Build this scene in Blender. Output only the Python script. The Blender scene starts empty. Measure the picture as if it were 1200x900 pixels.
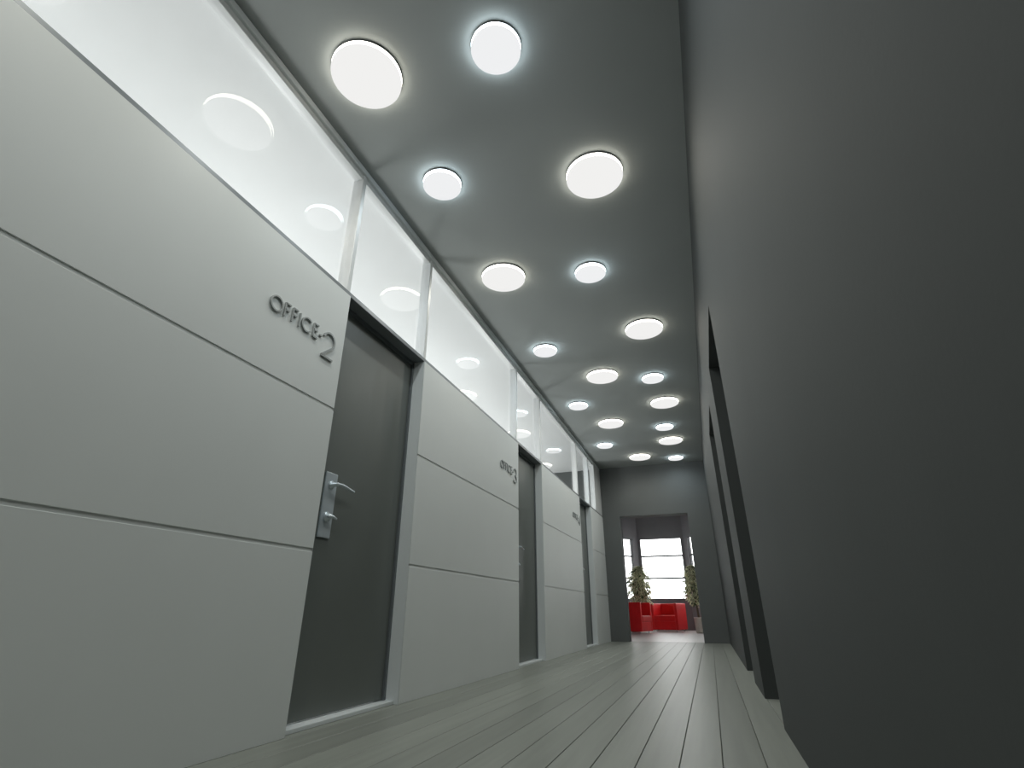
import bpy, bmesh, math, random
from mathutils import Vector, Matrix

random.seed(7)
scene = bpy.context.scene
COL = scene.collection

# ------------------------------------------------------------------ camera, world, exposure
cam_data = bpy.data.cameras.new('camera')
cam_data.sensor_fit = 'HORIZONTAL'
cam_data.sensor_width = 36.0
cam_data.lens = 604.287 / 1200.0 * 36.0
cam_data.clip_start = 0.02
cam = bpy.data.objects.new('camera', cam_data)
COL.objects.link(cam)
RX = Vector((0.9432953710, 0.3319538100, 0.0007148702))
UP = Vector((0.1336332067, -0.3817078805, 0.9145716265))
FW = Vector((-0.3038684075, 0.8626156514, 0.4044233288))
m = Matrix((RX, UP, -FW)).transposed().to_4x4()
m.translation = Vector((0.0, 0.0, 0.46))
cam.matrix_world = m
scene.camera = cam

scene.view_settings.view_transform = 'Standard'
scene.view_settings.look = 'None'
scene.view_settings.gamma = 1.0
scene.view_settings.use_curve_mapping = False
scene.view_settings.exposure = 0.0

world = bpy.data.worlds.new('overcast_sky')
scene.world = world
world.use_nodes = True
bg = world.node_tree.nodes['Background']
bg.inputs['Color'].default_value = (1.0, 1.0, 1.0, 1)
bg.inputs['Strength'].default_value = 4.5

RIM_LARGE, RIM_SMALL = 7.0, 9.5            # glow of the edge of a large and a small ceiling disc
DOWN_LARGE_W, DOWN_SMALL_W = 19.5, 12.5       # their light towards the floor
OFFICE_W = 52.0

# ------------------------------------------------------------------ materials
def mat(name, color, rough=0.5, metal=0.0, spec=0.5, noise=0.0, nscale=6.0, bump=0.0, bscale=60.0, stretch=None):
    M = bpy.data.materials.new(name)
    M.use_nodes = True
    nt = M.node_tree
    b = nt.nodes['Principled BSDF']
    b.inputs['Roughness'].default_value = rough
    b.inputs['Metallic'].default_value = metal
    b.inputs['Specular IOR Level'].default_value = spec
    b.inputs['Base Color'].default_value = (*color, 1)
    tc = nt.nodes.new('ShaderNodeTexCoord')
    vec = tc.outputs['Object']
    if stretch:
        mp = nt.nodes.new('ShaderNodeMapping')
        mp.inputs['Scale'].default_value = stretch
        nt.links.new(vec, mp.inputs['Vector'])
        vec = mp.outputs['Vector']
    if noise > 0:
        n = nt.nodes.new('ShaderNodeTexNoise')
        n.inputs['Scale'].default_value = nscale
        n.inputs['Detail'].default_value = 4
        nt.links.new(vec, n.inputs['Vector'])
        r = nt.nodes.new('ShaderNodeValToRGB')
        r.color_ramp.elements[0].position = 0.3
        r.color_ramp.elements[1].position = 0.7
        r.color_ramp.elements[0].color = (*[c * (1 - noise) for c in color], 1)
        r.color_ramp.elements[1].color = (*[min(1, c * (1 + noise)) for c in color], 1)
        nt.links.new(n.outputs['Fac'], r.inputs['Fac'])
        nt.links.new(r.outputs['Color'], b.inputs['Base Color'])
    if bump > 0:
        n2 = nt.nodes.new('ShaderNodeTexNoise')
        n2.inputs['Scale'].default_value = bscale
        nt.links.new(vec, n2.inputs['Vector'])
        bp = nt.nodes.new('ShaderNodeBump')
        bp.inputs['Strength'].default_value = bump
        bp.inputs['Distance'].default_value = 0.002
        nt.links.new(n2.outputs['Fac'], bp.inputs['Height'])
        nt.links.new(bp.outputs['Normal'], b.inputs['Normal'])
    return M

def emis(name, color, strength):
    M = bpy.data.materials.new(name)
    M.use_nodes = True
    b = M.node_tree.nodes['Principled BSDF']
    b.inputs['Base Color'].default_value = (0, 0, 0, 1)
    b.inputs['Specular IOR Level'].default_value = 0.0
    b.inputs['Emission Color'].default_value = (*color, 1)
    b.inputs['Emission Strength'].default_value = strength
    return M

def glass(name, tint, ior=1.5):
    M = bpy.data.materials.new(name)
    M.use_nodes = True
    nt = M.node_tree
    nt.nodes.remove(nt.nodes['Principled BSDF'])
    out = nt.nodes['Material Output']
    t = nt.nodes.new('ShaderNodeBsdfTransparent')
    t.inputs['Color'].default_value = (*tint, 1)
    g = nt.nodes.new('ShaderNodeBsdfGlossy')
    g.inputs['Roughness'].default_value = 0.0
    # Schlick reflectance, the same for both faces of the pane
    ge = nt.nodes.new('ShaderNodeNewGeometry')
    dt = nt.nodes.new('ShaderNodeVectorMath'); dt.operation = 'DOT_PRODUCT'
    nt.links.new(ge.outputs['Normal'], dt.inputs[0]); nt.links.new(ge.outputs['Incoming'], dt.inputs[1])
    def mth(op, a, b=None):
        q = nt.nodes.new('ShaderNodeMath'); q.operation = op
        for i_, v_ in enumerate((a, b)):
            if v_ is None: continue
            if isinstance(v_, (int, float)): q.inputs[i_].default_value = v_
            else: nt.links.new(v_, q.inputs[i_])
        return q.outputs[0]
    ca = mth('ABSOLUTE', dt.outputs['Value'])
    f0 = ((ior - 1) / (ior + 1)) ** 2
    fac = mth('ADD', mth('MULTIPLY', mth('POWER', mth('SUBTRACT', 1.0, ca), 5.0), 1 - f0), f0)
    mx = nt.nodes.new('ShaderNodeMixShader')
    nt.links.new(fac, mx.inputs['Fac'])
    nt.links.new(t.outputs[0], mx.inputs[1])
    nt.links.new(g.outputs[0], mx.inputs[2])
    nt.links.new(mx.outputs[0], out.inputs['Surface'])
    return M

MT = {
    'panel': mat('white_wall_panel', (0.765, 0.795, 0.785), 0.5, spec=0.3, noise=0.015, nscale=2, bump=0.03, bscale=200),
    'core': mat('grey_wall_core', (0.72, 0.74, 0.73), 0.5, noise=0.02),
    'alu': mat('brushed_aluminium', (0.76, 0.80, 0.81), 0.38, metal=0.05, noise=0.03, nscale=20, stretch=(20, 1, 20)),
    'white_alu': mat('white_aluminium', (0.74, 0.757, 0.757), 0.35, metal=0.1, noise=0.02, nscale=20),
    'rail_grey': mat('grey_rail', (0.22, 0.24, 0.25), 0.4, metal=0.3, noise=0.03),
    'leaf': mat('grey_door_leaf', (0.145, 0.16, 0.150), 0.38, noise=0.03, nscale=3, bump=0.04, bscale=150),
    'frame': mat('grey_door_frame', (0.17, 0.19, 0.20), 0.4, metal=0.3, noise=0.02),
    'chrome': mat('satin_steel', (0.62, 0.68, 0.72), 0.3, metal=0.35, noise=0.03, nscale=30),
    'dark_wall': mat('dark_grey_plaster', (0.056, 0.062, 0.061), 0.75, spec=0.3, noise=0.03, nscale=3, bump=0.08, bscale=90),
    'niche_door': mat('dark_grey_niche_door', (0.06, 0.066, 0.063), 0.5, noise=0.03),
    'end_wall': mat('grey_plaster', (0.122, 0.131, 0.130), 0.7, spec=0.3, noise=0.03, nscale=3, bump=0.06, bscale=90),
    'lounge_wall': mat('lounge_grey_plaster', (0.17, 0.17, 0.178), 0.75, noise=0.03, bump=0.06, bscale=90),
    'ceiling': mat('grey_ceiling_paint', (0.325, 0.345, 0.338), 0.95, spec=0.03, noise=0.02, nscale=2, bump=0.04, bscale=120),
    'white_paint': mat('white_office_paint', (0.82, 0.83, 0.83), 0.7, noise=0.01),
    'office_floor': mat('office_carpet', (0.42, 0.43, 0.42), 0.9, noise=0.1, nscale=40),
    'subfloor': mat('floor_joint', (0.22, 0.23, 0.205), 0.8, noise=0.1),
    'lounge_floor': mat('pale_lounge_floor', (0.50, 0.485, 0.465), 0.4, noise=0.05, nscale=3, stretch=(6, 0.6, 1)),
    'letter': mat('grey_metal_letter', (0.34, 0.36, 0.36), 0.4, metal=0.2, noise=0.02),
    'mount': mat('grey_lamp_mount', (0.20, 0.21, 0.21), 0.6, noise=0.02),
    'lamp_warm': emis('warm_lamp_diffuser', (1.0, 0.995, 0.98), 0.88),
    'lamp_cool': emis('cool_lamp_diffuser', (0.98, 0.99, 1.0), 0.88),
    'rim_warm': emis('warm_lamp_edge', (1.0, 0.965, 0.86), RIM_LARGE),
    'rim_cool': emis('cool_lamp_edge', (0.82, 0.94, 1.0), RIM_SMALL),
    'glass': glass('clear_transom_glass', (0.985, 0.985, 0.985), 1.65),
    'win_glass': glass('clear_window_glass', (0.98, 0.99, 0.99)),
    'win_frame': mat('dark_window_frame', (0.03, 0.033, 0.035), 0.4, noise=0.03),
    'red': mat('red_leather', (0.70, 0.014, 0.017), 0.42, noise=0.05, nscale=8, bump=0.15, bscale=150),
    'leaf_green': mat('green_leaf', (0.045, 0.085, 0.03), 0.5, noise=0.25, nscale=9),
    'leaf_cream': mat('cream_leaf_margin', (0.80, 0.79, 0.55), 0.5, noise=0.12, nscale=9),
    'bark': mat('grey_brown_bark', (0.12, 0.09, 0.06), 0.8, noise=0.2, nscale=30),
    'pot': mat('beige_ceramic', (0.50, 0.45, 0.40), 0.5, noise=0.04, nscale=12),
    'soil': mat('dark_soil', (0.03, 0.022, 0.015), 0.9, noise=0.3, nscale=50),
}

def wood_planks():
    M = bpy.data.materials.new('pale_grey_floor_plank')
    M.use_nodes = True
    nt = M.node_tree
    b = nt.nodes['Principled BSDF']
    tc = nt.nodes.new('ShaderNodeTexCoord')
    oi = nt.nodes.new('ShaderNodeObjectInfo')
    mp = nt.nodes.new('ShaderNodeMapping')
    mp.inputs['Scale'].default_value = (14, 0.55, 1)
    add = nt.nodes.new('ShaderNodeVectorMath'); add.operation = 'ADD'
    comb = nt.nodes.new('ShaderNodeCombineXYZ')
    mul = nt.nodes.new('ShaderNodeMath'); mul.operation = 'MULTIPLY'; mul.inputs[1].default_value = 37.0
    nt.links.new(oi.outputs['Random'], mul.inputs[0])
    nt.links.new(mul.outputs[0], comb.inputs['Y'])
    nt.links.new(tc.outputs['Object'], add.inputs[0])
    nt.links.new(comb.outputs[0], add.inputs[1])
    nt.links.new(add.outputs[0], mp.inputs['Vector'])
    n = nt.nodes.new('ShaderNodeTexNoise')
    n.inputs['Scale'].default_value = 2.0; n.inputs['Detail'].default_value = 6
    nt.links.new(mp.outputs[0], n.inputs['Vector'])
    r = nt.nodes.new('ShaderNodeValToRGB')
    r.color_ramp.elements[0].position = 0.3; r.color_ramp.elements[0].color = (0.225, 0.238, 0.212, 1)
    r.color_ramp.elements[1].position = 0.7; r.color_ramp.elements[1].color = (0.270, 0.283, 0.254, 1)
    nt.links.new(n.outputs['Fac'], r.inputs['Fac'])
    hsv = nt.nodes.new('ShaderNodeHueSaturation')
    mr = nt.nodes.new('ShaderNodeMapRange')
    mr.inputs['To Min'].default_value = 0.90; mr.inputs['To Max'].default_value = 1.10
    nt.links.new(oi.outputs['Random'], mr.inputs['Value'])
    nt.links.new(mr.outputs[0], hsv.inputs['Value'])
    nt.links.new(r.outputs['Color'], hsv.inputs['Color'])
    nt.links.new(hsv.outputs['Color'], b.inputs['Base Color'])
    b.inputs['Specular IOR Level'].default_value = 0.16
    r2 = nt.nodes.new('ShaderNodeMapRange')
    r2.inputs['To Min'].default_value = 0.35; r2.inputs['To Max'].default_value = 0.40
    nt.links.new(n.outputs['Fac'], r2.inputs['Value'])
    nt.links.new(r2.outputs[0], b.inputs['Roughness'])
    return M
MT['plank'] = wood_planks()
for k_ in ('leaf_green', 'leaf_cream'):      # thin leaves let some daylight through
    nt_ = MT[k_].node_tree
    b_ = nt_.nodes['Principled BSDF']
    t_ = nt_.nodes.new('ShaderNodeBsdfTranslucent')
    c_ = b_.inputs['Base Color']
    nt_.links.new(c_.links[0].from_socket, t_.inputs['Color'])
    m_ = nt_.nodes.new('ShaderNodeMixShader'); m_.inputs['Fac'].default_value = 0.4
    nt_.links.new(b_.outputs[0], m_.inputs[1]); nt_.links.new(t_.outputs[0], m_.inputs[2])
    nt_.links.new(m_.outputs[0], nt_.nodes['Material Output'].inputs['Surface'])

# ------------------------------------------------------------------ helpers
def add_box(bm, x0, x1, y0, y1, z0, z1, M=None):
    co = [(x0, y0, z0), (x1, y0, z0), (x1, y1, z0), (x0, y1, z0), (x0, y0, z1), (x1, y0, z1), (x1, y1, z1), (x0, y1, z1)]
    vs = [bm.verts.new(M @ Vector(c) if M else c) for c in co]
    for f in ((3, 2, 1, 0), (4, 5, 6, 7), (0, 1, 5, 4), (1, 2, 6, 5), (2, 3, 7, 6), (3, 0, 4, 7)):
        bm.faces.new([vs[i] for i in f])
    return vs

def finish(name, bm, material, parent=None, bevel=0.0, segs=2, smooth=False):
    if bevel > 0:
        bmesh.ops.bevel(bm, geom=list(bm.edges), offset=bevel, segments=segs, profile=0.6, affect='EDGES', clamp_overlap=True)
    bmesh.ops.recalc_face_normals(bm, faces=list(bm.faces))
    me = bpy.data.meshes.new(name)
    bm.to_mesh(me)
    bm.free()
    for f in me.polygons:
        f.use_smooth = smooth
    for mm in (material if isinstance(material, (list, tuple)) else [material]):
        me.materials.append(mm)
    o = bpy.data.objects.new(name, me)
    COL.objects.link(o)
    if parent:
        o.parent = parent
    return o

def box(name, x0, x1, y0, y1, z0, z1, material, parent=None, bevel=0.0, segs=2, M=None):
    bm = bmesh.new()
    add_box(bm, x0, x1, y0, y1, z0, z1, M)
    return finish(name, bm, material, parent, bevel, segs)

def boxes(name, lst, material, parent=None, M=None, bevel=0.0):
    bm = bmesh.new()
    for b in lst:
        add_box(bm, *b, M)
    return finish(name, bm, material, parent, bevel)

def tag(o, label, cat, kind=None, group=None):
    o['label'] = label
    o['category'] = cat
    if kind: o['kind'] = kind
    if group: o['group'] = group
    return o

def empty(name, loc=(0, 0, 0), rz=0.0):
    o = bpy.data.objects.new(name, None)
    o.empty_display_size = 0.1
    o.location = loc
    o.rotation_euler = (0, 0, rz)
    COL.objects.link(o)
    return o

def lathe(bm, prof, segs=40, cap0=True, cap1=True, M=None):
    rings = []
    for r, z in prof:
        rings.append([bm.verts.new((M @ Vector((r * math.cos(2 * math.pi * i / segs), r * math.sin(2 * math.pi * i / segs), z))) if M else
                                   (r * math.cos(2 * math.pi * i / segs), r * math.sin(2 * math.pi * i / segs), z)) for i in range(segs)])
    for a, b in zip(rings, rings[1:]):
        for i in range(segs):
            j = (i + 1) % segs
            bm.faces.new((a[i], a[j], b[j], b[i]))
    if cap0: bm.faces.new(list(reversed(rings[0])))
    if cap1: bm.faces.new(rings[-1])

def tube(bm, pts, radii, segs=10):
    rings = []
    n = len(pts)
    pts = [Vector(p) for p in pts]
    for i, p in enumerate(pts):
        d = (pts[min(i + 1, n - 1)] - pts[max(i - 1, 0)]).normalized()
        ref = Vector((0, 0, 1)) if abs(d.z) < 0.9 else Vector((1, 0, 0))
        a = d.cross(ref).normalized(); b = d.cross(a)
        r = radii[i] if isinstance(radii, (list, tuple)) else radii
        rings.append([bm.verts.new(p + a * r * math.cos(2 * math.pi * k / segs) + b * r * math.sin(2 * math.pi * k / segs)) for k in range(segs)])
    for a, b in zip(rings, rings[1:]):
        for i in range(segs):
            j = (i + 1) % segs
            bm.faces.new((a[i], a[j], b[j], b[i]))
    bm.faces.new(rings[0]); bm.faces.new(list(reversed(rings[-1])))

# ------------------------------------------------------------------ room dimensions (metres)
XL, XR, H, D = -1.663, 0.233, 2.995, 9.823      # corridor: left panels, right wall, ceiling, end wall
YB = -1.7                                        # back end of the corridor behind the camera
ET = 0.24                                        # end wall thickness
DOORS = [(2.005, 2.873), (4.92, 5.788), (7.835, 8.69)]
DT = 2.076                                       # door opening top / panel top
XO = -4.6                                        # far side of the offices
GX = -1.715                                      # plane of the transom glass
NICHES = [(2.86, 3.77), (4.55, 5.44)]
NT = 2.13
ND = 0.30                                        # depth of the right wall

# ------------------------------------------------------------------ floor
PW = 0.1355
fl = box('floor', XL - 0.16, XR + ND, YB - 0.1, D + 0.0, -0.12, -0.012, MT['subfloor'])
tag(fl, 'pale grey long-plank floor running down the corridor', 'floor', 'structure')
k0 = 0.235 * 0.46
base = None
x = k0 + PW * 4
while x > XL - 0.16:
    xa, xb = max(x - PW + 0.0013, XL - 0.159), min(x - 0.0013, XR + ND - 0.001)
    if xb - xa > 0.01:
        if abs((xb - xa) - (PW - 0.0026)) < 1e-4 and base:
            o = bpy.data.objects.new('floor_plank', base); COL.objects.link(o)
            o.location = ((xa + xb) / 2, 0, 0)
            o.parent = fl
        else:
            full = abs((xb - xa) - (PW - 0.0026)) < 1e-4
            w = (xb - xa) / 2
            bm = bmesh.new(); add_box(bm, -w, w, YB - 0.09, D + ET, -0.012, 0.0)
            o = finish('floor_plank', bm, MT['plank'], fl, bevel=0.0012, segs=1)
            o.location = ((xa + xb) / 2, 0, 0)
            if full: base = o.data
    x -= PW

# ------------------------------------------------------------------ ceiling
c = box('ceiling', XL - 0.02, XR + ND, YB - 0.1, D, H, H + 0.12, MT['ceiling'])
tag(c, 'smooth dark grey corridor ceiling dotted with round lamps', 'ceiling', 'structure')

# ------------------------------------------------------------------ left wall
secs = [(YB, DOORS[0][0]), (DOORS[0][1], DOORS[1][0]), (DOORS[1][1], DOORS[2][0]), (DOORS[2][1], D)]
PT = 0.0045
wl = boxes('wall_left', [(XL - 0.16, XL - PT, a, b, 0, DT) for a, b in secs], MT['core'])
tag(wl, 'office partition of pale panels with thin recessed joints', 'wall', 'structure')
ROWS = [(0.0, 0.7085), (0.7235, 1.3885), (1.4035, DT)]
for a, b in secs:
    for z0, z1 in ROWS:
        box('wall_panel', XL - PT, XL, a, b, z0 + 0.0005, z1, MT['panel'], wl, bevel=0.001, segs=1)
    # pale reveal linings at the door openings
for a, b in DOORS:
    box('reveal_lining', XL - 0.09, XL - PT, a - 0.004, a + 0.003, 0, DT, MT['alu'], wl)
    box('reveal_lining', XL - 0.09, XL - PT, b - 0.003, b + 0.004, 0, DT, MT['alu'], wl)

# ------------------------------------------------------------------ transom glazing above the panels
tw = empty('window_1', (XL, 0, DT))
tag(tw, 'band of clear transom glass between the panels and the ceiling', 'window', 'structure')
def tb(name, x0, x1, y0, y1, z0, z1, material, bevel=0.0):
    return box(name, x0 - XL, x1 - XL, y0, y1, z0 - DT, z1 - DT, MT[material], tw, bevel, 1)
tb('bottom_rail', XL - 0.12, XL - 0.006, YB, D, DT, DT + 0.028, 'rail_grey', 0.002)
tb('glazing_bead', XL - 0.07, XL - 0.022, YB, D, DT + 0.028, DT + 0.040, 'white_alu', 0.002)
tb('top_rail', XL - 0.085, XL, YB, D, H - 0.038, H, 'alu', 0.003)
tb('top_bead', XL - 0.075, XL - 0.018, YB, D, H - 0.072, H - 0.038, 'white_alu', 0.003)
MUL = [(1.975, 2.008), (2.868, 2.900), (4.888, 4.921), (5.783, 5.816), (7.803, 7.836), (8.686, 8.72)]
for a, b in MUL:
    tb('mullion', XL - 0.085, XL - 0.010, a, b, DT + 0.028, H - 0.038, 'white_alu', 0.003)
tb('end_panel', XL - 0.08, XL - 0.004, 9.22, D, DT + 0.028, H - 0.038, 'white_alu', 0.002)
edges = [YB] + [v for ab in MUL for v in ab] + [9.22]
for a, b in zip(edges[0::2], edges[1::2]):
    tb('glass_pane', GX - 0.004, GX + 0.004, a - 0.004, b + 0.004, DT + 0.03, H - 0.04, 'glass')

# ------------------------------------------------------------------ office doors
LX = -1.757
def office_door(n, a, b, label):
    r = empty('door_%d' % n, (LX, (a + b) / 2, 0))
    tag(r, label, 'door', 'structure')
    cy = (a + b) / 2
    def pb(name, x0, x1, y0, y1, z0, z1, material, parent=None, bevel=0.0, segs=2):
        return box(name, x0 - LX, x1 - LX, y0 - cy, y1 - cy, z0, z1, MT[material], parent or r, bevel, segs)
    pb('door_leaf', LX - 0.04, LX, a + 0.024, b - 0.024, 0.024, DT - 0.026, 'leaf', bevel=0.002, segs=1)
    boxl = [(-0.055, 0.012, a - cy + 0.003, a - cy + 0.022, 0, DT - 0.001), (-0.055, 0.012, b - cy - 0.022, b - cy - 0.003, 0, DT - 0.001),
            (-0.055, 0.012, a - cy + 0.003, b - cy - 0.003, DT - 0.024, DT - 0.001)]
    boxes('door_frame', boxl, MT['frame'], r)
    pb('threshold', LX - 0.05, XL - 0.03, a + 0.003, b - 0.003, 0.0, 0.018, 'alu', bevel=0.003)
    py = 2.172 - DOORS[0][0] + a
    pl = pb('handle_plate', LX, LX + 0.008, py - 0.046, py + 0.046, 0.795, 1.118, 'chrome', bevel=0.002)
    # lever: rosette neck and bent bar
    bm = bmesh.new()
    Mx = Matrix.Translation((0.008, py - cy, 1.055)) @ Matrix.Rotation(math.pi / 2, 4, 'Y')
    lathe(bm, [(0.021, 0), (0.021, 0.006), (0.011, 0.008), (0.010, 0.045)], 20, M=Mx)
    y0 = py - cy
    tube(bm, [(0.046, y0 - 0.008, 1.055), (0.052, y0 + 0.03, 1.057), (0.050, y0 + 0.07, 1.054), (0.044, y0 + 0.12, 1.049), (0.042, y0 + 0.150, 1.047)],
         [0.009, 0.0085, 0.0075, 0.0070, 0.0065], 12)
    finish('lever', bm, MT['chrome'], pl, smooth=True)
    bm = bmesh.new()
    Mx = Matrix.Translation((0.008, py - cy - 0.002, 0.895)) @ Matrix.Rotation(math.pi / 2, 4, 'Y')
    lathe(bm, [(0.026, 0), (0.025, 0.008), (0.014, 0.012), (0.012, 0.03)], 20, M=Mx)
    tube(bm, [(0.034, y0 - 0.02, 0.893), (0.036, y0 + 0.01, 0.896), (0.034, y0 + 0.045, 0.890)], [0.008, 0.0085, 0.006], 10)
    finish('thumb_turn', bm, MT['chrome'], pl, smooth=True)
    return r
office_door(1, *DOORS[0], 'grey door beside the panel lettered OFFICE-2')
office_door(2, *DOORS[1], 'grey door beside the panel lettered OFFICE-3')
office_door(3, *DOORS[2], 'grey door beside the panel lettered OFFICE-4, next to the end wall')

# ------------------------------------------------------------------ right wall with two door niches
lst = []
prev = YB - 0.1
for a, b in NICHES:
    lst.append((XR, XR + ND, prev, a, 0, H)); lst.append((XR, XR + ND, a, b, NT, H)); prev = b
lst.append((XR, XR + ND, prev, D, 0, H))
wr = boxes('wall_right', lst, MT['dark_wall'])
tag(wr, 'plain dark grey wall with two tall door niches', 'wall', 'structure')
for n, (a, b) in enumerate(NICHES):
    r = empty('door_%d' % (4 + n), (XR + 0.2, (a + b) / 2, 0))
    tag(r, ('dark door deep in the dark wall niche opposite the OFFICE-3 panel', 'dark door deep in the dark wall niche opposite the OFFICE-3 door')[n], 'door', 'structure')
    w = (b - a) / 2
    box('door_leaf', 0.02, 0.06, -w + 0.035, w - 0.035, 0.006, NT - 0.035, MT['niche_door'], r, 0.002, 1)
    boxes('door_frame', [(0.0, 0.075, -w, -w + 0.032, 0, NT), (0.0, 0.075, w - 0.032, w, 0, NT), (0.0, 0.075, -w + 0.032, w - 0.032, NT - 0.032, NT)], MT['niche_door'], r)

# ------------------------------------------------------------------ end wall with the doorway to the lounge, back wall
EX0, EX1, EZ = -2.935 * 0.46, -0.336 * 0.46, 2.075
we = boxes('wall_end', [(XO, EX0, D, D + ET, 0, H + 0.12), (EX1, XR + ND, D, D + ET, 0, H + 0.12), (EX0, EX1, D, D + ET, EZ, H + 0.12)], MT['end_wall'])
tag(we, 'grey end wall with an open doorway to the lounge', 'wall', 'structure')
wb = box('wall_back', XO, XR + ND, YB - 0.2, YB - 0.1, 0, H + 0.12, MT['end_wall'])
tag(wb, 'grey wall closing the near end of the corridor', 'wall', 'structure')

# ------------------------------------------------------------------ offices behind the glass
o = box('floor_office', XO, XL - 0.16, YB - 0.1, D, -0.12, 0.0, MT['office_floor'])
tag(o, 'grey carpet floor of the offices behind the partition', 'floor', 'structure')
o = box('ceiling_office', XO, XL - 0.02, YB - 0.1, D, H, H + 0.12, MT['white_paint'])
tag(o, 'white office ceiling seen through the transom glass', 'ceiling', 'structure')
o = box('wall_office', XO - 0.1, XO, YB - 0.1, D, -0.12, H + 0.12, MT['white_paint'])
tag(o, 'white rear wall of the offices behind the partition', 'wall', 'structure')
for i, y in enumerate((-0.4, 2.2, 4.7, 6.9, 8.9), 1):
    l = bpy.data.lights.new('office_light_%d_offscreen' % i, 'POINT')
    l.energy = OFFICE_W; l.shadow_soft_size = 0.25; l.color = (0.98, 1.0, 0.995)
    lo = bpy.data.objects.new('office_light_%d_offscreen' % i, l); COL.objects.link(lo)
    lo.location = (-3.1, y, 1.5)

# ------------------------------------------------------------------ lounge shell with the bay of windows
YW = 16.56
CL, CR = -1.805, -0.475
WT = 0.12
SX0, SX1 = -3.6, 1.3
LH = 3.15
wing_l = CL - SX0; wing_r = SX1 - CR
o = box('floor_lounge', SX0 - 0.2, SX1 + 0.2, D + ET, YW + 0.3, -0.12, -0.001, MT['lounge_floor'])
tag(o, 'pale smooth lounge floor beyond the doorway', 'floor', 'structure')
o = box('ceiling_lounge', SX0 - 0.2, SX1 + 0.2, D + ET, YW + 0.3, LH, LH + 0.1, MT['lounge_wall'])
tag(o, 'grey lounge ceiling beyond the doorway', 'ceiling', 'structure')
Z0, Z1 = 0.80, 2.485
BARS = (1.364, 1.98)
def bay(n, side, origin, ang, length, w0, w1, wl_label, win_label):
    # wall along local +x from origin, room on the local -y side
    M = Matrix.Translation(origin) @ Matrix.Rotation(ang, 4, 'Z')
    w = boxes('wall_bay_' + side, [(-0.05 if side != 'centre' else 0, w0, 0, WT, 0, LH), (w1, length, 0, WT, 0, LH), (w0, w1, 0, WT, 0, Z0), (w0, w1, 0, WT, Z1, LH)], MT['lounge_wall'], None, M)
    tag(w, wl_label, 'wall', 'structure')
    r = empty('window_%d' % n, origin, ang)
    tag(r, win_label, 'window', 'structure')
    f = 0.02
    boxes('window_frame', [(w0, w0 + f, 0.03, 0.08, Z0, Z1), (w1 - f, w1, 0.03, 0.08, Z0, Z1), (w0 + f, w1 - f, 0.03, 0.08, Z0, Z0 + f), (w0 + f, w1 - f, 0.03, 0.08, Z1 - f, Z1)], MT['win_frame'], r)
    for zb in BARS:
        box('glazing_bar', w0 + f, w1 - f, 0.035, 0.075, zb - 0.022, zb + 0.022, MT['win_frame'], r)
    zs = [Z0 + f, BARS[0] - 0.022, BARS[0] + 0.022, BARS[1] - 0.022, BARS[1] + 0.022, Z1 - f]
    for a, b in zip(zs[0::2], zs[1::2]):
        box('glass_pane', w0 + f, w1 - f, 0.053, 0.057, a, b, MT['win_glass'], r)
bay(2, 'centre', (CL, YW, 0), 0.0, CR - CL, 0.062, CR - CL - 0.062, 'grey central bay wall below and above the widest lounge window', 'wide three-pane central window of the lounge bay')
A = math.radians(45)
Ll = wing_l * math.sqrt(2); Lr = wing_r * math.sqrt(2)
# left wing runs from the side wall up to the corner
bay(3, 'left', (SX0, YW - wing_l, 0), A, Ll, Ll - 1.45, Ll - 0.20, 'grey slanted bay wall behind the armchair turned sideways', 'slanted bay window behind the potted fig between the armchairs')
bay(4, 'right', (CR, YW, 0), -A, Lr, 0.16, 1.45, 'grey slanted bay wall behind the beige plant pot', 'slanted bay window above the beige pot')
o = box('wall_lounge_left', SX0 - 0.12, SX0, D + ET, YW - wing_l + 0.1, 0, LH, MT['lounge_wall'])
tag(o, 'grey side wall of the lounge on the office side', 'wall', 'structure')
o = box('wall_lounge_right', SX1, SX1 + 0.12, D + ET, YW - wing_r + 0.1, 0, LH, MT['lounge_wall'])
tag(o, 'grey side wall of the lounge on the dark wall side', 'wall', 'structure')
# ------------------------------------------------------------------ ceiling lamps
LAMPS = [(-1.294, 1.432, 1), (-0.62, 1.52, 0), (-1.259, 2.222, 0), (-0.323, 2.476, 1), (-1.238, 3.301, 1), (-0.55, 3.468, 0),
         (-0.242, 4.543, 1), (-1.272, 4.661, 0), (-0.823, 5.504, 1), (-0.274, 5.753, 0), (-0.201, 6.591, 1), (-1.292, 6.335, 0),
         (-1.003, 7.187, 1), (-0.275, 7.604, 0), (-0.236, 8.318, 1), (-1.276, 8.242, 0), (-0.813, 9.134, 1), (-0.217, 9.4, 0),
         # the row goes on over and behind the camera
         (-1.05, 0.50, 1), (-0.25, 0.72, 0), (-1.30, -0.35, 0), (-0.42, -0.55, 1), (-1.10, -1.20, 1)]
ORD = ['first', 'second', 'third', 'fourth', 'fifth', 'sixth', 'seventh', 'eighth', 'ninth', 'tenth', 'eleventh', 'twelfth', 'thirteenth']
mesh_cache = {}
n_off = 0
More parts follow.
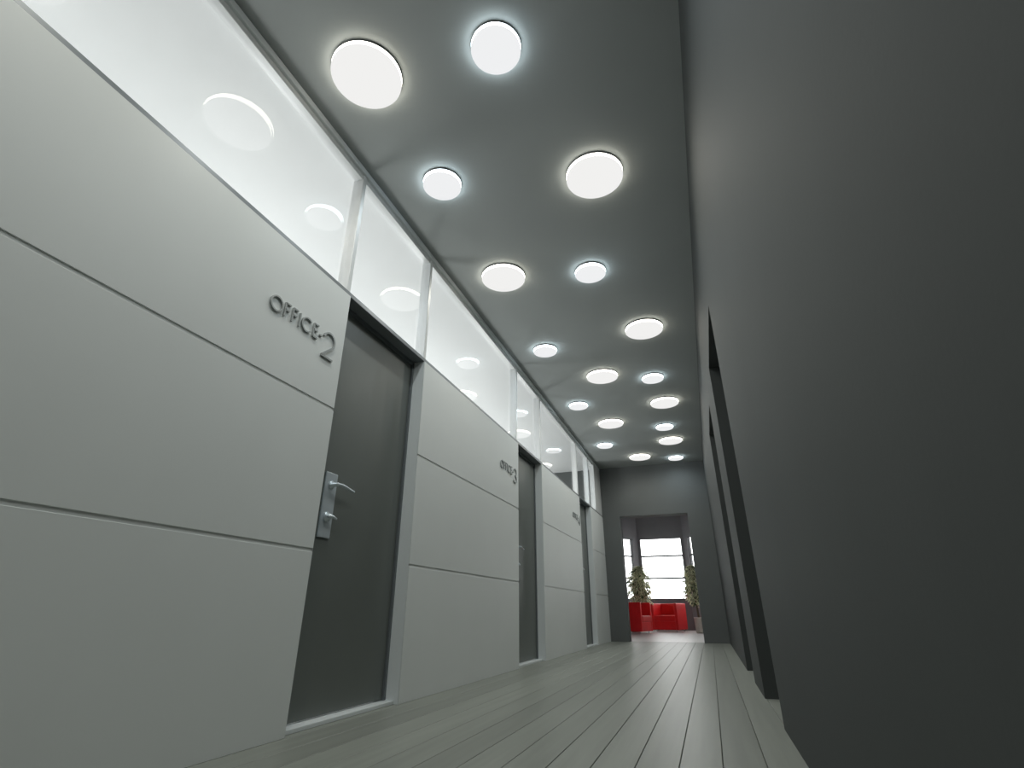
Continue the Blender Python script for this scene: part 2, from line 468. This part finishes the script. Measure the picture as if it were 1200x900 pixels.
def lamp_mesh(big):
    if big in mesh_cache: return mesh_cache[big]
    R = 0.176 if big else 0.1215
    bm = bmesh.new()
    lathe(bm, [(R * 0.80, 0), (R * 0.80, -0.014)], 48)
    mo = finish('mount_plate', bm, MT['mount'])
    bm = bmesh.new()
    lathe(bm, [(R - 0.001, -0.014), (R, -0.015), (R, -0.038), (R - 0.002, -0.040)], 64)
    bmesh.ops.recalc_face_normals(bm, faces=list(bm.faces))
    for f in bm.faces:
        nz = f.normal.z
        f.material_index = 2 if nz > 0.5 else (0 if nz < -0.5 else 1)      # opaque back, face, edge
    di = finish('diffuser', bm, [MT['lamp_warm' if big else 'lamp_cool'], MT['rim_warm' if big else 'rim_cool'], MT['mount']])
    mesh_cache[big] = (mo.data, di.data)
    bpy.data.objects.remove(mo); bpy.data.objects.remove(di)
    return mesh_cache[big]
for big in (1, 0):
    row = sorted([L for L in LAMPS if L[2] == big], key=lambda L: -L[1])
    for i, (x, y, b) in enumerate(row):
        r = empty('ceiling_lamp', (x, y, H))
        tag(r, ('large round ceiling disc lamp with warm halo, %s large one counted from the end wall' if big else
                'small round ceiling disc lamp with cool halo, %s small one counted from the end wall') % ORD[i], 'lamp', None,
            'large warm ceiling discs' if big else 'small cool ceiling discs')
        mo, di = lamp_mesh(big)
        for nm, me in (('mount_plate', mo), ('diffuser', di)):
            p = bpy.data.objects.new(nm, me); COL.objects.link(p); p.parent = r
        l = bpy.data.lights.new('lamp_downlight', 'SPOT')      # sits on the face of its disc
        l.energy = DOWN_LARGE_W if big else DOWN_SMALL_W
        l.color = (1.0, 0.965, 0.86) if big else (0.82, 0.94, 1.0)
        l.spot_size = math.radians(175); l.spot_blend = 1.0; l.shadow_soft_size = 0.0
        lo = bpy.data.objects.new('lamp_downlight', l); COL.objects.link(lo); lo.parent = r
        lo.location = (0, 0, -0.042)
        if y < 1.0:                                            # the lamps overhead and behind the camera
            n_off += 1
            l.name = lo.name = 'lamp_downlight_%d_offscreen' % n_off

# ------------------------------------------------------------------ raised lettering on the panels
def ribbon(bm, pts, w, d, closed=False):
    # flat stroke in the plane (u right along +y, v up), thickness d out of the wall
    n = len(pts)
    P = [Vector(p) for p in pts]
    L, Rr = [], []
    for i in range(n):
        if closed:
            a, b = P[i - 1], P[(i + 1) % n]
        else:
            a, b = P[max(i - 1, 0)], P[min(i + 1, n - 1)]
        t = (b - a).normalized()
        nn = Vector((-t.y, t.x))
        s = 1.0
        if 0 < i < n - 1 or closed:
            e = (P[i] - P[i - 1]).normalized()
            cs = max(0.5, abs(nn.dot(Vector((-e.y, e.x)))))
            s = 1 / cs
        L.append(P[i] + nn * w / 2 * s); Rr.append(P[i] - nn * w / 2 * s)
    def v3(q, x): return bm.verts.new((x, q.x, q.y))
    lf = [v3(q, d) for q in L]; rf = [v3(q, d) for q in Rr]
    lb = [v3(q, 0) for q in L]; rb = [v3(q, 0) for q in Rr]
    rng = range(n) if closed else range(n - 1)
    for i in rng:
        j = (i + 1) % n
        bm.faces.new((lf[i], lf[j], rf[j], rf[i]))
        bm.faces.new((lb[i], rb[i], rb[j], lb[j]))
        bm.faces.new((lf[i], lb[i], lb[j], lf[j]))
        bm.faces.new((rf[i], rf[j], rb[j], rb[i]))
    if not closed:
        bm.faces.new((lf[0], rf[0], rb[0], lb[0])); bm.faces.new((lf[-1], lb[-1], rb[-1], rf[-1]))

def arc(cx, cy, rx, ry, a0, a1, n=28, endpoint=True):
    m_ = n if endpoint else n + 1
    return [(cx + rx * math.cos(math.radians(a0 + (a1 - a0) * i / (m_ if endpoint else n))), cy + ry * math.sin(math.radians(a0 + (a1 - a0) * i / (m_ if endpoint else n)))) for i in range(n + 1 if endpoint else n)]

def glyph(ch, h):
    r = h / 2
    if ch == 'O': return [(arc(r, r, r, r, 0, 360, 36, False), True)], h
    if ch == 'C': return [(arc(r, r, r, r, 45, 315, 30), False)], h * 0.92
    w = h * 0.46
    if ch == 'F': return [([(0, 0), (0, h)], 0), ([(0, h), (w, h)], 0), ([(0, h * .52), (w * .85, h * .52)], 0)], w
    if ch == 'E': return [([(0, 0), (0, h)], 0), ([(0, h), (w, h)], 0), ([(0, h * .52), (w * .85, h * .52)], 0), ([(0, 0), (w, 0)], 0)], w
    if ch == 'I': return [([(0, 0), (0, h)], 0)], 0.0
    if ch == '-': return [([(0, h * .42), (h * .25, h * .42)], 0)], h * .25
    w = h * 0.62
    if ch == '2': return [(arc(w / 2, h - w / 2, w / 2, w / 2, 165, -38, 20) + [(0.004, 0.004)], 0), ([(0, 0), (w, 0)], 0)], w
    if ch == '3': return [(arc(w / 2, h * .745, w * .44, h * .255, 150, -88, 20), 0), (arc(w / 2, h * .26, w * .5, h * .26, 88, -155, 20), 0)], w
    if ch == '4': return [([(w * .78, 0), (w * .78, h), (0, h * .30)], 0), ([(0, h * .30), (w, h * .30)], 0)], w

def office_sign(digit, a, label):
    # a: door edge of the panel; the sign is set back from it
    r = empty('office_sign', (XL, a - 0.525, 1.697))
    tag(r, label, 'sign', None, 'raised office number signs')
    u, st, dep = 0.0, 0.0072, 0.009
    for ch in 'OFFICE-' + digit:
        big = ch.isdigit()
        h = 0.138 if big else 0.070
        strokes, w = glyph(ch, h)
        bm = bmesh.new()
        for pts, cl in strokes:
            ribbon(bm, [(u + p[0], p[1] + (-0.064 if big else 0.0)) for p in pts], st * (1.35 if big else 1.0), dep, bool(cl))
        finish('letter', bm, MT['letter'], r)
        u += w + (0.017 if ch not in 'E-' else 0.014)
office_sign('2', DOORS[0][0], 'raised grey metal letters reading OFFICE-2')
office_sign('3', DOORS[1][0], 'raised grey metal letters reading OFFICE-3')
office_sign('4', DOORS[2][0], 'raised grey metal letters reading OFFICE-4')

# ------------------------------------------------------------------ red armchairs in the lounge (front towards local -y)
def armchair(loc, rz, label):
    r = empty('armchair', loc, rz)
    tag(r, label, 'armchair', None, 'red armchairs in the lounge')
    W, DP, HT, FT = 0.70, 0.70, 0.675, 0.045
    at = 0.07
    def pb(name, x0, x1, y0, y1, z0, z1, bv=0.018):
        return box(name, x0, x1, y0, y1, z0, z1, MT['red'], r, bv, 3)
    pb('armrest', -W / 2, -W / 2 + at, -DP / 2, DP / 2, FT, HT)
    pb('armrest', W / 2 - at, W / 2, -DP / 2, DP / 2, FT, HT)
    pb('backrest', -W / 2 + at, W / 2 - at, DP / 2 - 0.16, DP / 2, FT, HT)
    pb('seat_base', -W / 2 + at, W / 2 - at, -DP / 2 + 0.006, DP / 2 - 0.16, FT, 0.245, 0.01)
    pb('seat_cushion', -W / 2 + at + 0.002, W / 2 - at - 0.002, -DP / 2 - 0.004, DP / 2 - 0.16, 0.245, 0.385, 0.025)
    for sx in (-1, 1):
        for sy in (-1, 1):
            bm = bmesh.new()
            lathe(bm, [(0.020, 0), (0.018, 0.004), (0.016, FT + 0.004)], 16, M=Matrix.Translation((sx * (W / 2 - 0.08), sy * (DP / 2 - 0.08), 0)))
            finish('foot', bm, MT['chrome'], r)
    return r
armchair((-1.79, 13.91, 0.0), math.radians(75), 'red leather cube armchair turned sideways in front of the leafy fig')
armchair((-1.045, 15.48, 0.0), math.radians(-17), 'red leather cube armchair facing the corridor below the wide window')

# ------------------------------------------------------------------ potted figs
def fig(loc, pot_r, pot_h, crown, label, n_leaves, seed, lean):
    rnd = random.Random(seed)
    r = empty('potted_fig', loc)
    tag(r, label, 'plant', None, 'potted figs in the lounge')
    bm = bmesh.new()
    lathe(bm, [(pot_r * .80, 0), (pot_r * .86, 0.01), (pot_r, pot_h - 0.02), (pot_r * 1.04, pot_h - 0.015), (pot_r * 1.04, pot_h), (pot_r * .92, pot_h), (pot_r * .88, pot_h - 0.03)], 32, cap1=False)
    finish('pot', bm, MT['pot'], r, smooth=True)
    bm = bmesh.new()
    lathe(bm, [(pot_r * .90, pot_h - 0.035), (pot_r * .90, pot_h - 0.028)], 24)
    finish('soil', bm, MT['soil'], r)
    cx, cy, cz, rx, rz = crown
    bm = bmesh.new()
    top = cz + rz * 0.7
    base_pts = [(0, 0, pot_h - 0.04), (lean * .25, 0.01, pot_h + 0.2), (cx * .5, cy * .4, cz - rz * .4), (cx, cy, cz), (cx, cy, top)]
    tube(bm, base_pts, [0.017, 0.015, 0.012, 0.009, 0.004], 8)
    tube(bm, [(0.02, 0.015, pot_h - 0.04), (lean * .25 + .02, -0.01, pot_h + 0.22), (cx * .5 - .01, cy * .4, cz - rz * .4)], [0.013, 0.012, 0.010], 8)
    tips = []
    for i in range(60):
        t = rnd.random()
        z = cz - rz * .85 + t * rz * 1.7
        ph = rnd.random() * 2 * math.pi
        prof = math.sqrt(max(0.05, 1 - ((z - cz) / rz) ** 2))
        rr = rx * prof * (0.55 + 0.45 * rnd.random())
        a = Vector((cx, cy, z - 0.10)) if z - .10 > cz - rz * .3 else Vector((cx * .6, cy * .5, max(z - 0.05, cz - rz * .8)))
        e = Vector((cx + rr * math.cos(ph), cy + rr * math.sin(ph), z))
        mid = (a + e) / 2 + Vector((0, 0, 0.06))
        tube(bm, [a, mid, e], [0.006, 0.004, 0.002], 5)
        tips.append((a, mid, e))
    finish('trunk', bm, MT['bark'], r, smooth=True)
    bm = bmesh.new()
    def leaf(pos, dirv, L, wd, plain):
        d = dirv.normalized()
        s = d.cross(Vector((0, 0, 1)))
        if s.length < 0.1: s = Vector((1, 0, 0))
        s.normalize()
        s = (Matrix.Rotation(rnd.uniform(-0.9, 0.9), 3, d) @ s)
        nrm = s.cross(d)
        st = [0.0, 0.3, 0.65, 1.0]; pw = [0.12, 1.0, 0.78, 0.05]
        rows = []
        for t, q in zip(st, pw):
            c_ = pos + d * L * t - Vector((0, 0, 1)) * L * 0.35 * t * t
            rows.append([bm.verts.new(c_ + s * wd * q * k + nrm * wd * .25 * abs(k)) for k in (-1, -0.30, 0.30, 1)])
        for a, b in zip(rows, rows[1:]):
            for k in range(3):
                f = bm.faces.new((a[k], a[k + 1], b[k + 1], b[k]))
                f.material_index = 1 if k != 1 and not plain else 0
    for i in range(n_leaves):
        # leaf clusters fill an uneven egg-shaped crown, denser towards the outside
        ph = rnd.random() * 2 * math.pi
        t = rnd.uniform(-1, 1)
        prof = math.sqrt(max(0.0, 1 - abs(t) ** 2.6)) * (0.92 - 0.18 * t) * (1.0 + 0.08 * math.sin(3 * ph + 9 * t) + 0.05 * math.sin(14 * t))
        q = rnd.random() ** 0.6 * prof * rnd.uniform(0.85, 1.08)
        p = Vector((cx + rx * q * math.cos(ph), cy + rx * q * math.sin(ph), cz + rz * t))
        out = Vector((math.cos(ph), math.sin(ph), 0))
        dv = out * 0.7 + Vector((rnd.uniform(-.9, .9), rnd.uniform(-.9, .9), rnd.uniform(-1.3, .2)))
        leaf(p, dv, rnd.uniform(0.06, 0.10), rnd.uniform(0.015, 0.024), rnd.random() < 0.16)
    fo = finish('foliage', bm, [MT['leaf_green'], MT['leaf_cream']], r)
    fo['kind'] = 'stuff'
    return r
fig((-1.84, 14.78, 0.0), 0.15, 0.34, (0.17, 0.05, 1.08, 0.32, 0.50), 'bushy variegated fig standing between the two red armchairs', 1250, 3, 0.0)
fig((-0.29, 14.45, 0.0), 0.105, 0.345, (-0.03, 0.0, 1.10, 0.235, 0.45), 'slender variegated fig in a beige pot beside the doorway edge', 800, 5, -0.05)
